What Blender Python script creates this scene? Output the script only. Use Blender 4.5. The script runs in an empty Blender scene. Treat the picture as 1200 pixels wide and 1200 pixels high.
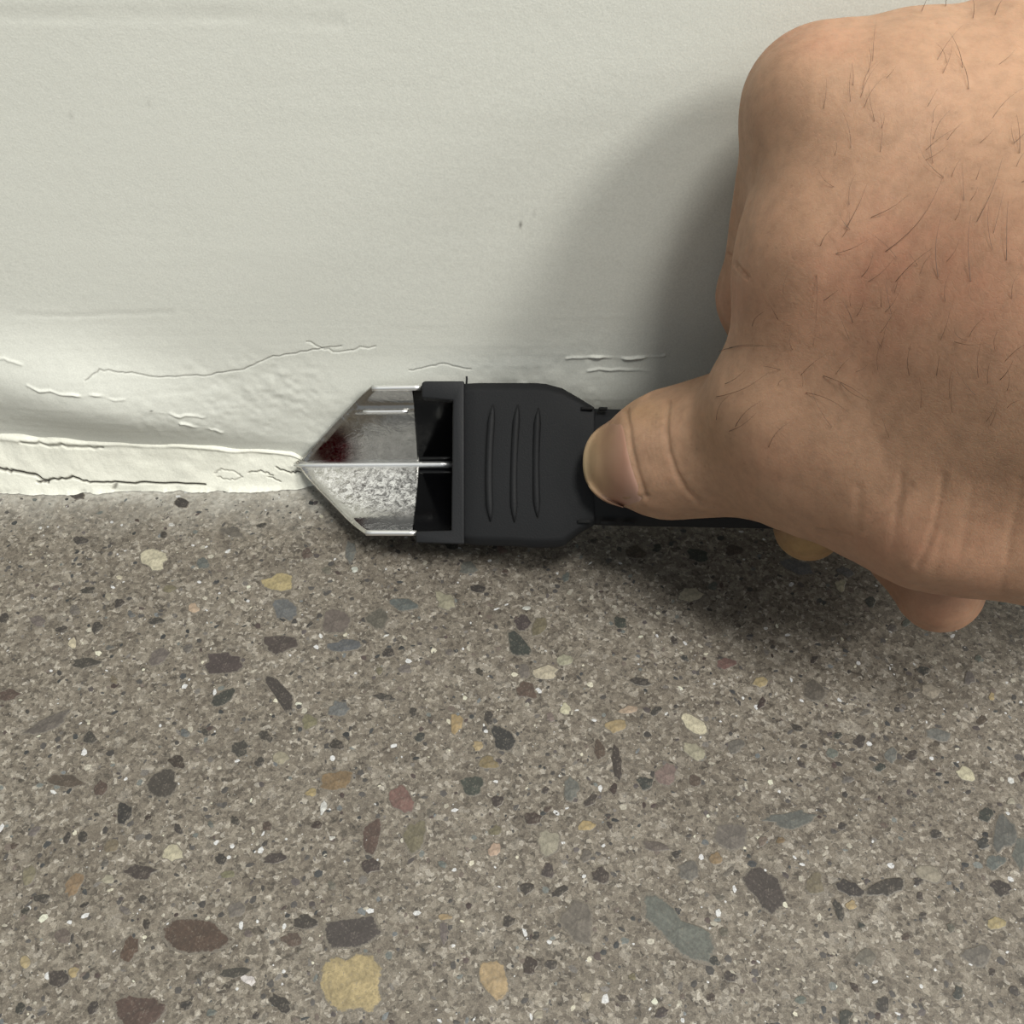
import bpy, bmesh, math, random
import numpy as np
from mathutils import Vector, Matrix
from mathutils.bvhtree import BVHTree

C = bpy.context.scene.collection
random.seed(7); rng = np.random.default_rng(7)

# ---------------------------------------------------------------- camera, world, lights, exposure
F = 1200.0                                   # focal length in pixels of the 1200 px frame
PITCH = math.radians(47)
CAM = Vector((0.0, -0.1835, 0.184))
UP = Vector((0, math.sin(PITCH), math.cos(PITCH)))
FWD = Vector((0, math.cos(PITCH), -math.sin(PITCH)))
cd = bpy.data.cameras.new('camera'); cam = bpy.data.objects.new('camera', cd); C.objects.link(cam)
cd.sensor_width = 36; cd.lens = 36 * F / 1200; cd.clip_start = 0.005; cd.clip_end = 50
cam.location = CAM; cam.rotation_euler = (math.pi / 2 - PITCH, 0, 0)
bpy.context.scene.camera = cam

w = bpy.data.worlds.new('world'); bpy.context.scene.world = w; w.use_nodes = True
w.node_tree.nodes['Background'].inputs[0].default_value = (0.92, 0.97, 1.0, 1)
w.node_tree.nodes['Background'].inputs[1].default_value = 0.42

def lamp(name, direction, dist, size, power, col, target=(0.02, -0.03, 0.03), size_y=None):
    ld = bpy.data.lights.new(name, 'AREA'); ld.shape = 'RECTANGLE'
    ld.size = size; ld.size_y = size_y or size; ld.energy = power; ld.color = col
    o = bpy.data.objects.new(name, ld); C.objects.link(o)
    d = Vector(direction).normalized(); t = Vector(target)
    o.location = t + d * dist
    o.rotation_euler = (-d).to_track_quat('-Z', 'Y').to_euler()
    return o
lamp('ceiling_lamp', (0.27, -0.50, 1.5), 2.3, 0.42, 41.0, (1.0, 0.985, 0.93), size_y=0.42)
lamp('second_ceiling_lamp', (1.25, -0.95, 1.6), 2.8, 0.50, 52.0, (1.0, 0.98, 0.92), size_y=0.56)
lamp('far_side_lamp', (2.3, -0.8, 1.25), 3.2, 0.68, 30.0, (1.0, 0.98, 0.94), size_y=0.68)  # unseen lamp off to the far right, well below ceiling height

vs = bpy.context.scene.view_settings
vs.view_transform = 'Standard'; vs.look = 'None'; vs.gamma = 1; vs.use_curve_mapping = False
vs.exposure = -0.02

# ---------------------------------------------------------------- helpers
def at(px, py, d):                            # a point at depth d (metres) seen at a pixel
    return CAM + FWD * d + Vector((1, 0, 0)) * ((px - 600) / F * d) + UP * ((600 - py) / F * d)
def on_floor(px, py, z=0.0):
    r = FWD + Vector((1, 0, 0)) * ((px - 600) / F) + UP * ((600 - py) / F)
    return CAM + r * ((z - CAM.z) / r.z)
def on_wall(px, py, y=0.0):
    r = FWD + Vector((1, 0, 0)) * ((px - 600) / F) + UP * ((600 - py) / F)
    return CAM + r * ((y - CAM.y) / r.y)
def srgb(r, g, b):
    f = lambda c: (c / 255 / 12.92) if c / 255 <= 0.04045 else ((c / 255 + 0.055) / 1.055) ** 2.4
    return (f(r), f(g), f(b), 1)

def link(name, me, mat=None, parent=None, smooth=True, kind=None, label=None):
    o = bpy.data.objects.new(name, me); C.objects.link(o)
    if mat and not me.materials: me.materials.append(mat)
    if parent: o.parent = parent
    if smooth: me.shade_smooth()
    if kind: o['kind'] = kind
    if label: o['label'] = label
    return o
def mesh(name, verts, faces):
    me = bpy.data.meshes.new(name); me.from_pydata([tuple(v) for v in verts], [], faces); me.update()
    return me
def np_mesh(name, V, Q):
    me = bpy.data.meshes.new(name); V = np.asarray(V, np.float32); Q = np.asarray(Q, np.int32)
    k = Q.shape[1]
    me.vertices.add(len(V)); me.vertices.foreach_set('co', V.ravel())
    me.loops.add(Q.size); me.loops.foreach_set('vertex_index', Q.ravel())
    me.polygons.add(len(Q)); me.polygons.foreach_set('loop_start', np.arange(0, Q.size, k, dtype=np.int32))
    me.update(calc_edges=True); me.validate(); return me
def color_attr(me, name, cols):
    a = me.color_attributes.new(name, 'FLOAT_COLOR', 'POINT')
    c = np.ones((len(me.vertices), 4), np.float32); c[:, :cols.shape[1]] = cols
    a.data.foreach_set('color', c.ravel())

class NT:                                     # a little node builder
    def __init__(s, name):
        s.m = bpy.data.materials.new(name); s.m.use_nodes = True; s.t = s.m.node_tree
        s.b = s.t.nodes['Principled BSDF']
    def n(s, typ, **kw):
        nd = s.t.nodes.new(typ)
        for k, v in kw.items():
            if k.startswith('i_'): nd.inputs[k[2:].replace('_', ' ')].default_value = v
            else: setattr(nd, k, v)
        return nd
    def l(s, a, b): s.t.links.new(a, b)
    def coord(s): return s.n('ShaderNodeTexCoord').outputs['Object']
    def noise(s, scale, detail=4, rough=0.55, vec=None, dist=0.0):
        nd = s.n('ShaderNodeTexNoise'); nd.inputs['Scale'].default_value = scale
        nd.inputs['Detail'].default_value = detail; nd.inputs['Roughness'].default_value = rough
        nd.inputs['Distortion'].default_value = dist
        s.l(vec or s.coord(), nd.inputs['Vector']); return nd.outputs['Fac']
    def voro(s, scale, vec=None, feature='F1', out='Color'):
        nd = s.n('ShaderNodeTexVoronoi', feature=feature); nd.inputs['Scale'].default_value = scale
        s.l(vec or s.coord(), nd.inputs['Vector']); return nd.outputs[out]
    def ramp(s, fac, stops, interp='LINEAR'):
        nd = s.n('ShaderNodeValToRGB'); e = nd.color_ramp.elements; nd.color_ramp.interpolation = interp
        while len(e) < len(stops): e.new(0.5)
        for el, (p, c) in zip(e, stops):
            el.position = p; el.color = c if hasattr(c, '__len__') else (c, c, c, 1)
        s.l(fac, nd.inputs[0]); return nd.outputs[0]
    def mix(s, fac, a, b, mode='MIX'):
        nd = s.n('ShaderNodeMix', data_type='RGBA', blend_type=mode)
        for v, i in ((fac, 0), (a, 6), (b, 7)):
            if hasattr(v, 'is_linked') or hasattr(v, 'links'): s.l(v, nd.inputs[i])
            else: nd.inputs[i].default_value = v
        return nd.outputs[2]
    def math(s, op, a, b=0.0, clamp=False):
        nd = s.n('ShaderNodeMath', operation=op); nd.use_clamp = clamp
        for v, i in ((a, 0), (b, 1)):
            if hasattr(v, 'links'): s.l(v, nd.inputs[i])
            else: nd.inputs[i].default_value = v
        return nd.outputs[0]
    def bump(s, h, dist, strength=1.0, normal=None):
        nd = s.n('ShaderNodeBump'); nd.inputs['Distance'].default_value = dist; nd.inputs['Strength'].default_value = strength
        s.l(h, nd.inputs['Height'])
        if normal: s.l(normal, nd.inputs['Normal'])
        return nd.outputs[0]
    def set(s, **kw):
        for k, v in kw.items():
            i = s.b.inputs[k.replace('_', ' ')]
            if hasattr(v, 'links'): s.l(v, i)
            else: i.default_value = v
        return s.m

# ---------------------------------------------------------------- materials
def mat_wall(name, light=False):
    t = NT(name); p = t.coord()
    base = t.mix(t.noise(14, 4), srgb(209, 210, 201), srgb(219, 220, 211))
    if light: base = t.mix(t.noise(60, 4), srgb(212, 212, 199), srgb(226, 225, 213))
    gr = t.noise(2600, 2, 0.6)
    base = t.mix(0.16, base, t.ramp(gr, [(0.3, 0.25), (0.7, 1.0)]), 'MULTIPLY')
    a = t.n('ShaderNodeAttribute', attribute_name='dirt')
    col = t.mix(a.outputs['Fac'], base, srgb(58, 50, 42))
    h = t.math('ADD', t.math('MULTIPLY', t.noise(420, 4, 0.6), 1.0), t.math('MULTIPLY', gr, 0.35))
    return t.set(Base_Color=col, Roughness=0.62, Normal=t.bump(h, 0.00013 if not light else 0.0003, 0.5), Specular_IOR_Level=0.35)
M_wall = mat_wall('wall_paint'); M_caulk = mat_wall('caulk', True)

def mat_floor():
    t = NT('polished_concrete'); p = t.coord()
    sep = t.n('ShaderNodeSeparateXYZ'); t.l(p, sep.inputs[0])
    base = t.mix(t.noise(28, 5, 0.6), srgb(90, 84, 76), srgb(113, 107, 98))
    # fine sand: two sizes of coloured grain
    wv = t.n('ShaderNodeVectorMath', operation='ADD')
    nn = t.n('ShaderNodeTexNoise'); nn.inputs['Scale'].default_value = 900; t.l(p, nn.inputs['Vector'])
    sc = t.n('ShaderNodeVectorMath', operation='SCALE'); sc.inputs['Scale'].default_value = 0.0016
    t.l(nn.outputs['Color'], sc.inputs[0]); t.l(p, wv.inputs[0]); t.l(sc.outputs[0], wv.inputs[1]); wp = wv.outputs[0]
    for scale, amt, lo, hi in ((3000, 0.50, 0, 0), (1500, 0.62, 0.30, 0.72), (900, 0.25, 0.33, 0.80), (430, 0.12, 0.35, 0.85)):
        v = t.voro(scale, wp); s2 = t.n('ShaderNodeSeparateColor'); t.l(v, s2.inputs[0])
        g = t.ramp(s2.outputs[0], [(0.0, srgb(18, 15, 14)), (0.15, srgb(58, 53, 48)), (0.35, srgb(100, 93, 84)), (0.78, srgb(115, 109, 99)), (0.92, srgb(154, 148, 136)), (1.0, srgb(190, 186, 177))])
        base = t.mix(amt, base, g)
    fine = t.noise(3800, 3, 0.65)
    base = t.mix(0.5, base, t.ramp(fine, [(0.30, 0.20), (0.48, 0.85), (0.72, 1.4)]), 'MULTIPLY')
    base = t.mix(0.35, base, t.ramp(t.noise(55, 3), [(0.35, srgb(200, 190, 180)), (0.65, srgb(255, 250, 245))]), 'MULTIPLY')
    # whitish plaster dust close to the wall
    nr = t.math('ADD', sep.outputs[1], t.math('MULTIPLY', t.math('SUBTRACT', t.noise(120, 5, 0.7), 0.5), 0.022))
    dust = t.ramp(t.math('MULTIPLY', t.math('ADD', nr, 0.020), 55, True), [(0, 0.0), (0.45, 0.22), (1, 0.85)])
    base = t.mix(t.math('MULTIPLY', dust, t.ramp(t.noise(700, 3), [(0.3, 0.4), (0.6, 1.0)])), base, srgb(180, 178, 170))
    h = t.math('ADD', t.noise(1500, 3, 0.6), t.math('MULTIPLY', fine, 0.5))
    return t.set(Base_Color=base, Roughness=t.ramp(t.noise(300, 4), [(0.3, 0.42), (0.7, 0.62)]), Normal=t.bump(h, 0.00012, 0.7), Specular_IOR_Level=0.4)
M_floor = mat_floor()

def mat_stone():
    t = NT('aggregate_stone'); oi = t.n('ShaderNodeObjectInfo')
    p = t.coord()
    g = t.ramp(t.noise(1300, 5, 0.7), [(0.28, 0.38), (0.5, 0.92), (0.75, 1.35)])
    c = t.mix(0.8, oi.outputs['Color'], g, 'MULTIPLY')
    big = t.ramp(t.noise(380, 3, 0.6), [(0.35, 0.62), (0.62, 1.12)])
    c = t.mix(0.75, c, big, 'MULTIPLY')
    e = t.ramp(t.noise(2400, 2, 0.6), [(0.60, 0.0), (0.68, 0.55)])
    cem = t.mix(t.noise(2600, 3, 0.7), srgb(42, 38, 34), srgb(122, 115, 104))
    c = t.mix(e, c, cem)
    a = t.n('ShaderNodeAttribute', attribute_name='rim')
    k = t.math('ADD', t.math('MULTIPLY', a.outputs['Fac'], 0.50), t.math('MULTIPLY', t.noise(1500, 4, 0.7), 0.9))
    k = t.math('ADD', k, t.math('MULTIPLY', oi.outputs['Random'], 0.10))
    c = t.mix(t.ramp(k, [(0.66, 0.12), (0.80, 1.0)]), c, cem)
    return t.set(Base_Color=c, Roughness=0.6, Normal=t.bump(t.noise(1600, 3), 0.0001, 0.6))
M_stone = mat_stone()
def mat_chip():
    t = NT('chips'); a = t.n('ShaderNodeAttribute', attribute_name='tint')
    g = t.ramp(t.noise(2500, 3, 0.7), [(0.3, 0.40), (0.65, 1.2)])
    return t.set(Base_Color=t.mix(0.7, a.outputs['Color'], g, 'MULTIPLY'), Roughness=0.5)
M_chip = mat_chip()

def mat_plastic(name, col, rough, bumpy=0.00006):
    t = NT(name)
    return t.set(Base_Color=col, Roughness=rough, Specular_IOR_Level=0.3, Normal=t.bump(t.noise(2600, 2), bumpy, 0.7))
M_rubber = mat_plastic('black_rubber', srgb(17, 18, 20), 0.68)
M_rim = mat_plastic('black_plastic', srgb(23, 24, 26), 0.6)
M_gloss = mat_plastic('glossy_black_plastic', srgb(5, 5, 6), 0.12, 0.00001)
M_slot = mat_plastic('dark_slot', srgb(5, 5, 5), 0.7)

def mat_metal(name, reflect_marks, grey=158):
    t = NT(name); p = t.coord()
    n1 = t.noise(150, 4, 0.6, dist=1.5); n2 = t.noise(1300, 4, 0.7, dist=0.8)
    if not reflect_marks: return t.set(Base_Color=srgb(245, 245, 243), Metallic=1.0, Roughness=0.40)
    rough = t.ramp(n1, [(0.40, 0.05), (0.66, 0.20)])
    base = srgb(grey, grey - 2, grey - 6)
    a = t.n('ShaderNodeAttribute', attribute_name='reflect_smear'); s2 = t.n('ShaderNodeSeparateColor'); t.l(a.outputs['Color'], s2.inputs[0])
    red = t.math('MULTIPLY', s2.outputs[0], t.ramp(n2, [(0.3, 0.75), (0.6, 1.0)]))  # dark red reflection painted into the steel colour
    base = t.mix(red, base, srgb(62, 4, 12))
    res = t.math('MULTIPLY', s2.outputs[1], t.ramp(t.noise(760, 6, 0.8, dist=0.8), [(0.40, 0.0), (0.60, 1.0)]), True)  # whitish smear, which also paints highlight on the lower plate
    base = t.mix(res, base, srgb(214, 214, 210))
    rough = t.mix(res, rough, (0.35, 0.35, 0.35, 1))
    metal = t.math('SUBTRACT', 1.0, t.math('MULTIPLY', res, 0.8))
    h = t.math('ADD', t.math('MULTIPLY', n2, t.ramp(s2.outputs[1], [(0, 0.06), (1, 0.35)])), t.math('MULTIPLY', n1, 2.0))
    return t.set(Base_Color=base, Metallic=metal, Roughness=rough, Normal=t.bump(h, 0.00018, 0.6))
M_blade = mat_metal('polished_steel_dark', True); M_blade_low = mat_metal('smeared_steel_lit', True, 205); M_ridge = mat_metal('bright_steel', False)  # same steel, darker above and lighter below to paint their differing reflections

# ---------------------------------------------------------------- wall and caulk (height fields)
def vnoise(x, z, s, seed):                    # smooth value noise on arrays
    r = np.random.default_rng(seed).random((256, 256)).astype(np.float32)
    X = x * s; Z = z * s; xi = np.floor(X).astype(int); zi = np.floor(Z).astype(int)
    fx = X - xi; fz = Z - zi; fx = fx * fx * (3 - 2 * fx); fz = fz * fz * (3 - 2 * fz)
    g = lambda a, b: r[(xi + a) % 256, (zi + b) % 256]
    return (g(0, 0) * (1 - fx) + g(1, 0) * fx) * (1 - fz) + (g(0, 1) * (1 - fx) + g(1, 1) * fx) * fz - 0.5
def seg_dist(x, z, pts):                      # distance to a polyline
    d = np.full(x.shape, 9.0, np.float32)
    for (x0, z0), (x1, z1) in zip(pts[:-1], pts[1:]):
        dx, dz = x1 - x0, z1 - z0; L = dx * dx + dz * dz + 1e-12
        u = np.clip(((x - x0) * dx + (z - z0) * dz) / L, 0, 1)
        d = np.minimum(d, np.hypot(x - x0 - u * dx, z - z0 - u * dz))
    return d
def wiggle(pts, amp, n=6):                    # polyline with small jitter
    out = []
    for (a, b), (c, d) in zip(pts[:-1], pts[1:]):
        for k in range(n):
            u = k / n; out.append((a + (c - a) * u + random.uniform(-amp, amp) * 0.4, b + (d - b) * u + random.uniform(-amp, amp)))
    out.append(pts[-1]); return out
def wall_px(pts, y=0.0): return [(on_wall(a, b, y).x, on_wall(a, b, y).z) for a, b in pts]
def sm(x, a, b):
    t = np.clip((x - a) / (b - a), 0, 1); return t * t * (3 - 2 * t)

xs = np.concatenate([np.linspace(-2.5, -0.16, 22)[:-1], np.arange(-0.16, -0.145, 0.0005), np.arange(-0.145, 0.055, 0.0002), np.arange(0.055, 0.13, 0.001), np.linspace(0.13, 3.2, 28)])
zs = np.concatenate([np.arange(-0.002, 0.050, 0.0002), np.arange(0.050, 0.052, 0.0006), np.arange(0.052, 0.14, 0.0012), np.linspace(0.142, 2.5, 12)])
GX, GZ = np.meshgrid(xs, zs, indexing='ij')
wavy = 0.0012 * vnoise(GX, GZ * 0 + 3, 22, 3)
# plaster swelling above the joint that turns back in to the wall line (left side), fading to the right
px_l = on_wall(0, 440).z; sw = np.where(GX < -0.10, np.exp(-((GX + 0.10) / 0.035) ** 2), np.exp(-((GX + 0.10) / 0.060) ** 2)) * (GX < 0.02)
ridge_z = np.maximum(0.0350 - (GX + 0.13) * 0.26, 0.004) + wavy * 1.5           # line where the swelling is fullest
low_w = np.maximum((ridge_z - 0.008) * 0.62, 0.003)
hump = 0.0050 * sw * (0.25 + 0.75 * sm(-GX, 0.05, 0.10)) * np.where(GZ > ridge_z, np.exp(-((GZ - ridge_z) / 0.0125) ** 2), np.exp(-((GZ - ridge_z) / low_w) ** 2))
hump += 0.0016 * np.exp(-((GZ - 0.027 - wavy) / 0.008) ** 2) * sm(GX, -0.09, 0.0)
H = hump + 0.0022 * vnoise(GX, GZ, 14, 5) * np.exp(-GZ / 0.06) + 0.0006 * vnoise(GX, GZ, 40, 6) * np.exp(-GZ / 0.05)
rough_band = np.exp(-((GZ - 0.028) / 0.012) ** 2)
H += rough_band * (0.00022 * vnoise(GX, GZ, 700, 8) + 0.00030 * vnoise(GX, GZ, 380, 9)) * (0.5 + vnoise(GX, GZ, 60, 10) * 1.6).clip(0, 1.5)
# trowel lines running along the wall
H += 0.00008 * vnoise(GX * 0.06, GZ, 900, 11) * np.exp(-GZ / 0.04) + 0.00004 * vnoise(GX * 0.03, GZ, 260, 12)
dirt = np.zeros_like(H)
near = (GX > -0.17) & (GX < 0.13) & (GZ < 0.12)
def groove(pts, wdt, depth, dirt_amt, y=0.0, amp=0.0004, ridge=0.0):
    global H
    q = wiggle(wall_px(pts, y), amp)
    x0 = min(a for a, b in q) - .003; x1 = max(a for a, b in q) + .003; z0 = min(b for a, b in q) - .003; z1 = max(b for a, b in q) + .003
    m = (GX > x0) & (GX < x1) & (GZ > z0) & (GZ < z1)
    d = seg_dist(GX[m], GZ[m], q)
    H[m] -= depth * np.exp(-(d / wdt) ** 2)
    if ridge: H[m] += depth * np.exp(-(d / wdt) ** 2) + ridge * 0.55 * np.exp(-(d / 0.00035) ** 2) * (0.15 + np.clip(0.6 + 2.2 * vnoise(GX[m], GZ[m], 420, 77), 0, 1.3))
    dirt[m] = np.maximum(dirt[m], (0.2 if ridge else 1.0) * dirt_amt * np.exp(-(d / wdt) ** 2))
groove([(105, 434), (120, 426), (150, 430), (190, 437), (240, 438), (285, 432), (320, 418), (360, 411), (400, 405)], 0.00015, 0.00022, 0.5, amp=0.00025)
groove([(480, 432), (500, 428), (520, 424), (552, 430)], 0.00014, 0.0002, 0.45, amp=0.0002)
groove([(360, 400), (390, 412), (440, 405)], 0.0002, 0.0002, 0.12)
groove([(664, 418), (700, 417), (740, 419), (778, 416)], 0.00035, 0.0004, 0.25, amp=0.0001, ridge=0.0006)
groove([(690, 431), (760, 432)], 0.0003, 0.0002, 0.05, ridge=0.0003)
groove([(180, 470), (215, 477), (245, 480)], 0.0003, 0.0002, 0.15, ridge=0.0005)
groove([(215, 486), (245, 494), (262, 500)], 0.0003, 0.0002, 0.05, ridge=0.0006)
groove([(0, 410), (30, 418)], 0.0003, 0.0002, 0.1, ridge=0.0004)
groove([(40, 440), (80, 447), (150, 455)], 0.0004, 0.0001, 0.0, ridge=0.0005, amp=0.0008)
groove([(0, 18), (140, 15), (250, 17), (400, 24)], 0.0005, 0.00015, 0.06, amp=0.0002)
groove([(20, 368), (90, 370), (200, 366)], 0.0006, 0.00007, 0.05, amp=0.0002)
for px, py, r in ((175, 122, .0004), (84, 137, .0005), (187, 155, .0003), (435, 173, .0004), (626, 249, .0004), (610, 263, .0004), (182, 469, .00045), (265, 320, .0003), (350, 207, .0003), (360, 209, .0003), (223, 165, .00025)):
    p = on_wall(px, py); m = (abs(GX - p.x) < .004) & (abs(GZ - p.z) < .004)
    d = np.hypot((GX[m] - p.x) * 0.7, GZ[m] - p.z); dirt[m] = np.maximum(dirt[m], 0.75 * np.exp(-(d / r / 0.55) ** 2))
V = np.stack([GX, -H, GZ], -1).reshape(-1, 3)
nx, nz = len(xs), len(zs); I = np.arange(nx * nz).reshape(nx, nz)
Q = np.stack([I[:-1, :-1], I[1:, :-1], I[1:, 1:], I[:-1, 1:]], -1).reshape(-1, 4)
me = np_mesh('wall_back', V, Q); color_attr(me, 'dirt', np.repeat(dirt.reshape(-1, 1), 3, 1))
wall = link('wall_back', me, M_wall, kind='structure')

# caulk fillet: profile swept along the joint, s from the wall side (0) to the floor side (1)
cx = np.concatenate([np.linspace(-2.5, -0.16, 22)[:-1], np.arange(-0.16, -0.045, 0.0002), np.arange(-0.045, 0.13, 0.001), np.linspace(0.13, 3.2, 28)])
cs = np.linspace(0, 1, 90)
CX, S = np.meshgrid(cx, cs, indexing='ij')
S0 = S
S = np.clip(S + 0.10 * vnoise(CX, S * 0.03, 45, 61) * np.sin(math.pi * S), 0, 1)
top = 0.0165 - 0.085 * np.clip(CX + 0.125, 0, 0.075) + 0.0012 * vnoise(CX, CX * 0, 60, 21) + 0.0008 * vnoise(CX, CX * 0, 220, 27) - 0.004 * sm(-CX, 0.130, 0.140)
outw = 0.0060 - 0.022 * np.clip(CX + 0.13, 0, 0.08) + 0.0014 * vnoise(CX, CX * 0, 70, 22) + (0.0011 * vnoise(CX, CX * 0, 300, 23) + 0.0003 * vnoise(CX, CX * 0, 1300, 28)) * sm(S, 0.82, 1.0)
end_ = 1 - 0.7 * sm(CX, -0.0550, -0.0470)                     # the bead has been scraped away past the blade's tip
top = np.maximum(top, 0.004) * end_; outw = np.maximum(outw, 0.002) * (0.3 + 0.7 * end_)
cz = top * (1 - S) ** 1.25
cy = outw * (S * 0.75 + 0.25 * S ** 2) + end_ * (0.0006 * sm(S, 0, 0.10) * (1 - S) ** 0.7 + 0.0005 * np.exp(-((S - 0.09) / 0.04) ** 2) * (0.8 + vnoise(CX, S * 0.014, 80, 71)))
hi_ = 1 - S * 0.7
n_ = 0.0012 * vnoise(CX, S0 * 0.014, 110, 24) + 0.00045 * vnoise(CX, S0 * 0.020, 260, 25) + 0.00012 * vnoise(CX, S0 * 0.014, 900, 26)
cy = cy + n_ * hi_ * end_; cz = np.maximum(cz + n_ * 0.3 * (1 - S) * end_, -0.0001)
cdirt = np.zeros_like(cy)
def caulk_crack(pts, wdt, depth, amt, amp=0.0003):
    # points as (pixel x, s)
    global cy, cz
    q = wiggle([((a - 600) / F * 0.2555, s * 0.014) for a, s in pts], amp)
    x0 = min(a for a, b in q) - .002; x1 = max(a for a, b in q) + .002
    m = (CX > x0) & (CX < x1)
    d = seg_dist(CX[m], S0[m] * 0.014, q); g = np.exp(-(d / wdt) ** 2)
    cy[m] -= depth * g; cz[m] -= depth * g * 0.7; cdirt[m] = np.maximum(cdirt[m], amt * g)
caulk_crack([(3, .50), (20, .56), (45, .60), (58, .72)], .00028, .0010, 0.95)
caulk_crack([(46, .72), (62, .66), (88, .62), (110, .74), (135, .78), (170, .80), (240, .82)], .00024, .0010, 0.95)
caulk_crack([(40, .10), (70, .12), (100, .16), (130, .15)], .0003, .0006, 0.5)
caulk_crack([(253, .58), (262, .50), (278, .52), (285, .62), (270, .70), (256, .66)], .0002, .0003, 0.45)
caulk_crack([(292, .52), (310, .50), (320, .58)], .0002, .0005, 0.6)
caulk_crack([(315, .60), (328, .74)], .0002, .0005, 0.6)
caulk_crack([(325, .42), (340, .50), (352, .46)], .0002, .0006, 0.8)
caulk_crack([(133, .90), (136, .80)], .0005, .0004, 0.7, .0001)
V = np.stack([CX, -cy - 0.0002, cz + 0.0002], -1).reshape(-1, 3)
nx, nz = CX.shape; I = np.arange(nx * nz).reshape(nx, nz)
Q = np.stack([I[:-1, :-1], I[:-1, 1:], I[1:, 1:], I[1:, :-1]], -1).reshape(-1, 4)
me = np_mesh('trim_1', V, Q); color_attr(me, 'dirt', np.repeat(cdirt.reshape(-1, 1), 3, 1))
link('trim_1', me, M_caulk, kind='structure', label='cracked white caulk fillet where wall meets floor')

# ---------------------------------------------------------------- floor, its stones and chips
me = mesh('floor', [(-2.5, -3, 0), (3.2, -3, 0), (3.2, 0.0, 0), (-2.5, 0.0, 0), (-2.5, -3, -.02), (3.2, -3, -.02), (3.2, 0, -.02), (-2.5, 0, -.02)],
          [(0, 1, 2, 3), (4, 7, 6, 5), (0, 4, 5, 1), (1, 5, 6, 2), (2, 6, 7, 3), (3, 7, 4, 0)])
floor = link('floor', me, M_floor, smooth=False, kind='structure')

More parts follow.
